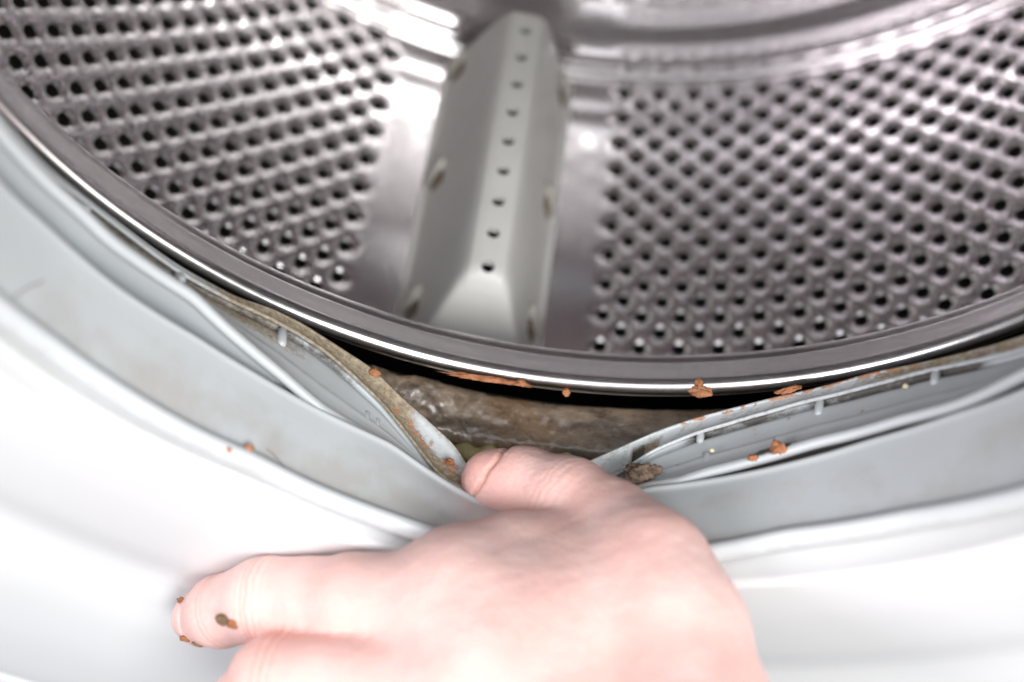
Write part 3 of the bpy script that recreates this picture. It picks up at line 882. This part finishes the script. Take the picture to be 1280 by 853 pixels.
def cone_sdf(P, a, b, ra, rb):
    ba = b - a
    L2 = ba @ ba
    t = np.clip(((P - a) @ ba) / L2, 0, 1)
    t2 = t * t * (3 - 2 * t) * 0.35 + t * 0.65
    return np.linalg.norm(P - a - t[..., None] * ba, axis=-1) - (ra + (rb - ra) * t2)


def smin(a, b, k):
    h = np.maximum(k - np.abs(a - b), 0) / k
    return np.minimum(a, b) - h * h * k * 0.25


CH = {k: np.array(v, float) for k, v in HAND.items()}


def hand_field(P):
    F = None
    for name in ('web', 'web2', 'web3', 'forearm', 'index', 'middle', 'ring', 'little', 'thumb'):
        ch = CH[name]
        f = None
        for i in range(len(ch) - 1):
            d = cone_sdf(P, ch[i, :3], ch[i + 1, :3], ch[i, 3], ch[i + 1, 3])
            f = d if f is None else smin(f, d, 3.0)
        if F is None: F = f
        else:
            k = {'web2': 16, 'web3': 16, 'forearm': 18}.get(name, 9.0)
            if name in ('index', 'middle', 'ring', 'little'):
                # fingers stay apart towards the tips, melt into the palm at the knuckles
                w = sstep(-62, -25, P[..., 0]) if name == 'index' else sstep(-45, -12, P[..., 0])
                k = 1.2 + 12 * w
            if name == 'thumb':
                k = 2.0 + 12 * sstep(6, 34, P[..., 0])
            h = np.maximum(k - np.abs(F - f), 0) / k
            F = np.minimum(F, f) - h * h * k * 0.25
    return F


def build_hand():
    allp = np.vstack([c for c in CH.values()])
    h = 1.7
    lo = (allp[:, :3] - allp[:, 3:4]).min(0) - 6
    hi = (allp[:, :3] + allp[:, 3:4]).max(0) + 6
    n = np.ceil((hi - lo) / h).astype(int) + 1
    F = np.empty(n, dtype=np.float64)
    ys = lo[1] + np.arange(n[1]) * h; zs = lo[2] + np.arange(n[2]) * h
    for i in range(n[0]):
        G = np.stack(np.meshgrid([lo[0] + i * h], ys, zs, indexing='ij'), -1)
        F[i] = hand_field(G)[0]
    V, Q = surface_nets(F, lo, h)
    me = bpy.data.meshes.new('hand_base')
    me.from_pydata((V / 1000).tolist(), [], Q.tolist())
    tmp = bpy.data.objects.new('hand_base', me)
    COL.objects.link(tmp)
    sm = tmp.modifiers.new('s', 'SMOOTH'); sm.factor = 0.5; sm.iterations = 3
    sd = tmp.modifiers.new('d', 'SUBSURF'); sd.levels = 2; sd.render_levels = 2
    dg = bpy.context.evaluated_depsgraph_get()
    dg.update()
    m2 = bpy.data.meshes.new_from_object(tmp.evaluated_get(dg))
    bpy.data.objects.remove(tmp)
    nv = len(m2.vertices)
    co = np.empty(nv * 3, np.float32); m2.vertices.foreach_get('co', co); co = co.reshape(-1, 3).astype(np.float64)
    no = np.empty(nv * 3, np.float32); m2.vertices.foreach_get('normal', no); no = no.reshape(-1, 3)
    P = co * 1000
    disp = np.zeros(nv); crease = np.zeros(nv); red = np.zeros(nv)

    def bonedist(ch, i, f=0.0):
        a, b = ch[i, :3], ch[i + 1, :3]
        d = (b - a) / np.linalg.norm(b - a)
        return a * (1 - f) + b * f, d

    # creases across the joints: planes across the bone, limited to the finger
    jit = (fbm(co, 160, 3) - 0.5)
    def groove(c, d, offs, width, depth, reach, wob=3.0, tilt=None):
        d = d if tilt is None else (d + tilt) / np.linalg.norm(d + tilt)
        s = (P - c) @ d + jit * wob
        lat = np.linalg.norm((P - c) - ((P - c) @ d)[:, None] * d, axis=1)
        w = 1 - sstep(reach - 2.5, reach, lat)
        for o_, k_ in offs:
            g = np.exp(-((s - o_) / width) ** 2) * w * k_
            disp[:] -= depth * g
            crease[:] = np.maximum(crease, np.clip(g, 0, 1))
    idx, mid, thu = CH['index'], CH['middle'], CH['thumb']
    c, d = bonedist(idx, 2, 0.05)
    groove(c, d, [(-3.9, .35), (-1.7, .8), (-0.3, 1.0), (1.9, .55), (4.1, .3)], 0.40, 0.26, 17, 2.2)
    c, d = bonedist(idx, 1, 0.15)
    groove(c, d, [(-0.8, .7), (1.3, .4)], 0.5, 0.22, 15, 2.5)
    c, d = bonedist(mid, 2, 0.1)
    groove(c, d, [(-2.5, .6), (0, .8), (2.4, .6)], 0.5, 0.3, 16)
    # fold behind the thumb nail, seen end on, and faint lines over the thumb knuckle
    tdir = np.array(THUMB_FOLD[3:6])
    groove(np.array(THUMB_FOLD[:3]), tdir, [(0.0, 1.0)], 0.75, 0.9, 14, 2.5)
    c, d = bonedist(thu, 2, 0.0)
    groove(c, d, [(-3.4, .4), (-0.8, .5), (1.9, .5), (4.9, .35)], 0.6, 0.16, 18, 5.0)
    # tendons, knuckles and veins: gentle relief of the back of the hand
    disp += (fbm(co, 38, 2) - 0.5) * 1.3 * sstep(-40, -5, P[:, 0])
    disp += (fbm(co + 4, 120, 3) - 0.5) * 0.7
    for a, b, rad, amp in ((idx[5, :3], idx[7, :3], 5.0, 0.8), (mid[5, :3], mid[7, :3], 5.0, 0.7)):
        ba = b - a
        t = np.clip(((P - a) @ ba) / (ba @ ba), 0, 1)
        q = P - a - t[:, None] * ba
        lat = np.linalg.norm(q - (q * no).sum(1)[:, None] * no, axis=1)
        disp += amp * np.exp(-(lat / rad) ** 2) * sstep(0.02, 0.2, t) * (1 - sstep(0.7, 1.0, t)) * ((q * no).sum(1) > 0)
    # redness at the finger tips and knuckles
    for c, rr, k in ((thu[0, :3] + np.array([-4, 0, 3]), 11, 1.0), (idx[0, :3], 13, 0.35), (idx[4, :3], 17, 0.3), (idx[5, :3] + np.array([0, -8, 10]), 22, 0.22), (thu[3, :3], 18, 0.25), (mid[2, :3], 16, 0.5), (thu[4, :3], 18, 0.22)):
        red = np.maximum(red, k * np.exp(-(np.linalg.norm(P - c, axis=1) / rr) ** 2))
    red = np.clip(red + (fbm(co + 8, 60, 3) - 0.5) * 0.5, 0, 1)
    co = co + no * (disp / 1000)[:, None]
    m2.vertices.foreach_set('co', co.astype(np.float32).ravel())
    for an, av in (('red', red), ('crease', crease)):
        a = m2.attributes.new(an, 'FLOAT', 'POINT'); a.data.foreach_set('value', av.astype(np.float32))
    m2.materials.clear()
    m2.update()
    m2.name = 'hand'
    o = link('hand', m2, M_SKIN)
    tag(o, 'bare left hand pulling the rubber gasket open with its thumb, index finger pointing sideways', 'hand')
    return o


hand = build_hand()


from mathutils.bvhtree import BVHTree
SKIN = BVHTree.FromObject(hand, bpy.context.evaluated_depsgraph_get())


def on_skin(p, d, back=0.03):
    """the point of the skin met when coming along d from outside towards p"""
    d = Vector(d).normalized()
    hit = SKIN.ray_cast(Vector(p) - d * back, d, back * 2)
    return hit[0] if hit[0] is not None else Vector(p)


def nail_plate(name, centre, nrm, along, w, l, mat, parent):
    """thin plate that follows the curve of the finger tip"""
    n = Vector(nrm).normalized()
    a = Vector(along); a = (a - n * a.dot(n)).normalized()
    b = n.cross(a)
    vs = []
    N = 17
    for i in range(N):
        for j in range(N):
            x, y = -1 + 2 * i / (N - 1), -1 + 2 * j / (N - 1)
            ex = x * math.sqrt(max(0, 1 - y * y * 0.42)); ey = y * math.sqrt(max(0, 1 - x * x * 0.42))
            rr = max(abs(x), abs(y))
            p = on_skin(Vector(centre) + b * (ex * w) + a * (ey * l), -n)
            vs.append(tuple(p + n * (0.00055 * (1 - rr ** 6) - (0.0004 if rr > 0.99 else 0) - 0.00005)))
    return mesh_np(name, vs, grid_quads(N, N), mat, parent)


nail_plate('fingernail', (-0.10122, -0.08537, -0.17578), (-0.79069, -0.36689, 0.49011), (-0.60693, 0.36474, -0.70612), 0.0060, 0.0050, M_NAIL, hand)



# ------------------------------------------------------------------ dirt that lies about: each lump a thing of its own
def lump(name, loc, size, mat, label, cat, rough=0.5, seed=0, axes=None, group=None, sub=4, freq=1.3):
    bm = bmesh.new()
    bmesh.ops.create_icosphere(bm, subdivisions=sub, radius=1.0)
    P = np.array([v.co[:] for v in bm.verts])
    d = 1 + rough * (fbm(P + seed * 7.3, freq, 4) - 0.5) * 2 + 0.5 * rough * (fbm(P + seed * 3.1 + 20, freq * 3.2, 3) - 0.5)
    P = P * d[:, None]
    R3 = np.eye(3) if axes is None else np.array(axes)
    P = (P * np.array(size)[None, :]) @ R3
    for v, p in zip(bm.verts, P): v.co = p
    me = bpy.data.meshes.new(name)
    bm.to_mesh(me); bm.free()
    o = link(name, me, mat)
    o.location = loc
    return tag(o, label, cat, group)


def strand(name, pts, r, mat, label, cat):
    """a hair: a thin tube that lies on the rubber below it"""
    dg = bpy.context.evaluated_depsgraph_get()
    tree = BVHTree.FromObject(bpy.data.objects['door_gasket'], dg)
    mw = bpy.data.objects['door_gasket'].matrix_world
    q = []
    p = dense_profile([(0, 0), (1, 0)], 0.05)[:, 0]
    P = np.array(pts)
    for t in p:
        k = t * (len(P) - 1)
        i = min(int(k), len(P) - 2)
        c = P[i] * (1 - (k - i)) + P[i + 1] * (k - i)
        loc, nrm, _, _ = tree.find_nearest(mw.inverted() @ Vector(c))
        loc = mw @ loc
        s = 1 if nrm.z >= 0 else -1
        q.append(loc + nrm * s * r * 0.6)
    vs = []
    for i, c in enumerate(q):
        d = (q[min(i + 1, len(q) - 1)] - q[max(i - 1, 0)]).normalized()
        a = d.orthogonal().normalized(); b = d.cross(a)
        for j in range(6):
            an = 2 * PI * j / 6
            vs.append(tuple(c + (a * math.cos(an) + b * math.sin(an)) * r))
    o = mesh_np(name, vs, grid_quads(len(q), 6, wrap_m=True), mat)
    return tag(o, label, cat)


M_HAIR = m_plain('hair_brown', (0.05, 0.035, 0.025), (0.09, 0.06, 0.045), 0.5)
bpy.context.view_layer.update()

lump('residue', (-0.01930, -0.00255, -0.15480), (0.01148, 0.00057, 0.00090), M_RUST, 'long flaky orange crust stuck along the lower edge of the drum rim', 'residue', 0.75, 3, [(0.99167, 0.03530, -0.12387), (0.12394, 0.00001, 0.99229), (0.03503, -0.99938, -0.00437)], 'orange crumbs on the drum rim', 5, 4.5)
lump('crumb', (-0.00868, -0.00183, -0.15596), (0.00148, 0.00107, 0.00115), M_RUST, 'small orange crumb at the right end of the long orange crust on the rim', 'crumb', 0.60, 11, None, 'orange crumbs on the drum rim', 4, 1.3)
lump('crumb', (0.00570, -0.00266, -0.15710), (0.00131, 0.00123, 0.00115), M_RUST, 'lone small orange crumb hanging under the rim above the brown ledge', 'crumb', 0.60, 4, None, 'orange crumbs on the drum rim', 4, 1.3)
lump('crumb', (0.04693, -0.00097, -0.14951), (0.00328, 0.00148, 0.00180), M_RUSTB, 'wide rusty brown crumb clinging under the rim, topped by a smaller one', 'crumb', 0.80, 5, None, 'orange crumbs on the drum rim', 4, 1.8)
lump('crumb', (0.04593, 0.00152, -0.14856), (0.00139, 0.00148, 0.00115), M_RUSTB, 'small rusty crumb on the shiny rim just above the wide brown crumb', 'crumb', 0.60, 6, None, 'orange crumbs on the drum rim', 4, 1.3)
lump('crumb', (-0.07627, -0.05895, -0.10957), (0.00107, 0.00090, 0.00123), M_RUST, 'orange crumb on the gasket ridge, right one of two beside the pointing finger', 'crumb', 0.50, 7, None, 'orange crumbs on the outer gasket', 3, 1.3)
lump('crumb', (-0.08108, -0.06152, -0.10732), (0.00107, 0.00090, 0.00123), M_RUST, 'orange crumb on the gasket ridge, left one of two beside the pointing finger', 'crumb', 0.50, 8, None, 'orange crumbs on the outer gasket', 3, 1.3)
lump('crumb', (0.06624, -0.03059, -0.12617), (0.00180, 0.00164, 0.00246), M_RUST, 'biggest orange crumb on the inner gasket fold, right of the dark clump', 'crumb', 0.85, 9, None, 'crumbs on the inner gasket wall', 4, 1.8)
lump('crumb', (0.06002, -0.03252, -0.13001), (0.00156, 0.00082, 0.00107), M_RUST, 'small orange crumb lying left of the biggest orange crumb on the gasket fold', 'crumb', 0.60, 10, None, 'crumbs on the inner gasket wall', 4, 1.3)
lump('crumb', (0.09805, -0.01493, -0.11020), (0.00082, 0.00066, 0.00074), M_PALE, 'tiny pale yellow crumb under the right gasket lip, near the dark stain', 'crumb', 0.40, 12, None, 'crumbs on the inner gasket wall', 3, 1.3)
lump('crumb', (0.04954, -0.02655, -0.13925), (0.00082, 0.00057, 0.00074), M_PALE, 'tiny pale crumb on the inner gasket wall right of the brown clump', 'crumb', 0.40, 13, None, 'crumbs on the inner gasket wall', 3, 1.3)
lump('dirt_clump', (0.02964, -0.03325, -0.14602), (0.00525, 0.00246, 0.00328), M_MUD, 'wet dark brown dirt clump under the right gasket lip beside the thumb', 'dirt', 0.75, 14, None, None, 5, 1.6)
lump('dirt_clump', (0.03345, -0.03260, -0.14468), (0.00246, 0.00131, 0.00279), M_MUD, 'smaller smooth brown dirt flake against the right end of the big clump', 'dirt', 0.50, 15, None, None, 4, 1.4)
lump('dirt_speck', on_skin((-0.08117, -0.08853, -0.15583), (-0.03024, 0.53575, -0.84383)), (0.00279, 0.00107, 0.00262), M_OLIVE, 'olive brown dirt speck on the side of the index finger', 'dirt', 0.70, 16, None, 'dirt specks on the index finger', 4, 1.6)
lump('dirt_speck', on_skin((-0.07816, -0.08932, -0.15516), (-0.03024, 0.53575, -0.84383)), (0.00197, 0.00098, 0.00197), M_RUSTB, 'tan dirt speck touching the olive speck on the index finger', 'dirt', 0.60, 17, None, 'dirt specks on the index finger', 4, 1.3)
lump('dirt_speck', on_skin((-0.10032, -0.08071, -0.17225), (-0.03024, 0.53575, -0.84383)), (0.00131, 0.00082, 0.00180), M_RUSTB, 'brown dirt speck at the upper corner of the index fingernail', 'dirt', 0.60, 18, None, 'dirt specks on the index finger', 4, 1.3)
lump('dirt_speck', on_skin((-0.09671, -0.09010, -0.17635), (-0.03024, 0.53575, -0.84383)), (0.00197, 0.00090, 0.00123), M_RUSTB, 'brown dirt speck at the lower corner of the index fingernail', 'dirt', 0.70, 19, None, 'dirt specks on the index finger', 4, 1.3)
lump('dirt_speck', on_skin((-0.09302, -0.09025, -0.17733), (-0.03024, 0.53575, -0.84383)), (0.00180, 0.00066, 0.00074), M_OLIVE, 'thin brown dirt line under the index fingertip', 'dirt', 0.70, 20, None, 'dirt specks on the index finger', 4, 1.3)
lump('residue', (-0.05327, -0.01158, -0.14396), (0.00164, 0.00115, 0.00131), M_RUST, 'orange lump on the back edge of the left gasket lip under the rim', 'residue', 0.70, 21, None, None, 4, 1.3)
lump('residue', (-0.02672, -0.03376, -0.15298), (0.00123, 0.00082, 0.00180), M_RUST, 'orange flake inside the pulled left lip right beside the thumb tip', 'residue', 0.70, 22, None, None, 4, 1.3)
lump('residue', (0.07073, -0.00580, -0.13454), (0.00344, 0.00082, 0.00098), M_RUST, 'orange crust on the right gasket lip where it meets the rim', 'residue', 0.80, 23, [(0.87095, 0.13945, 0.47116), (-0.47561, -0.00165, 0.87966), (0.12344, -0.99023, 0.06489)], None, 4, 2.0)
strand('hair', [(-0.12425, -0.05686, -0.05330), (-0.12355, -0.05362, -0.05491), (-0.12260, -0.05021, -0.05698), (-0.12117, -0.04651, -0.05997)], 0.00012, M_HAIR, 'short dark hair stuck across the outer gasket near the frame edge', 'hair')
strand('hair', [(-0.07257, -0.05606, -0.11408), (-0.07082, -0.05669, -0.11517), (-0.06912, -0.05810, -0.11620), (-0.06760, -0.05960, -0.11709)], 0.00010, M_HAIR, 'short dark hair on the outer gasket to the right of the two orange crumbs', 'hair')
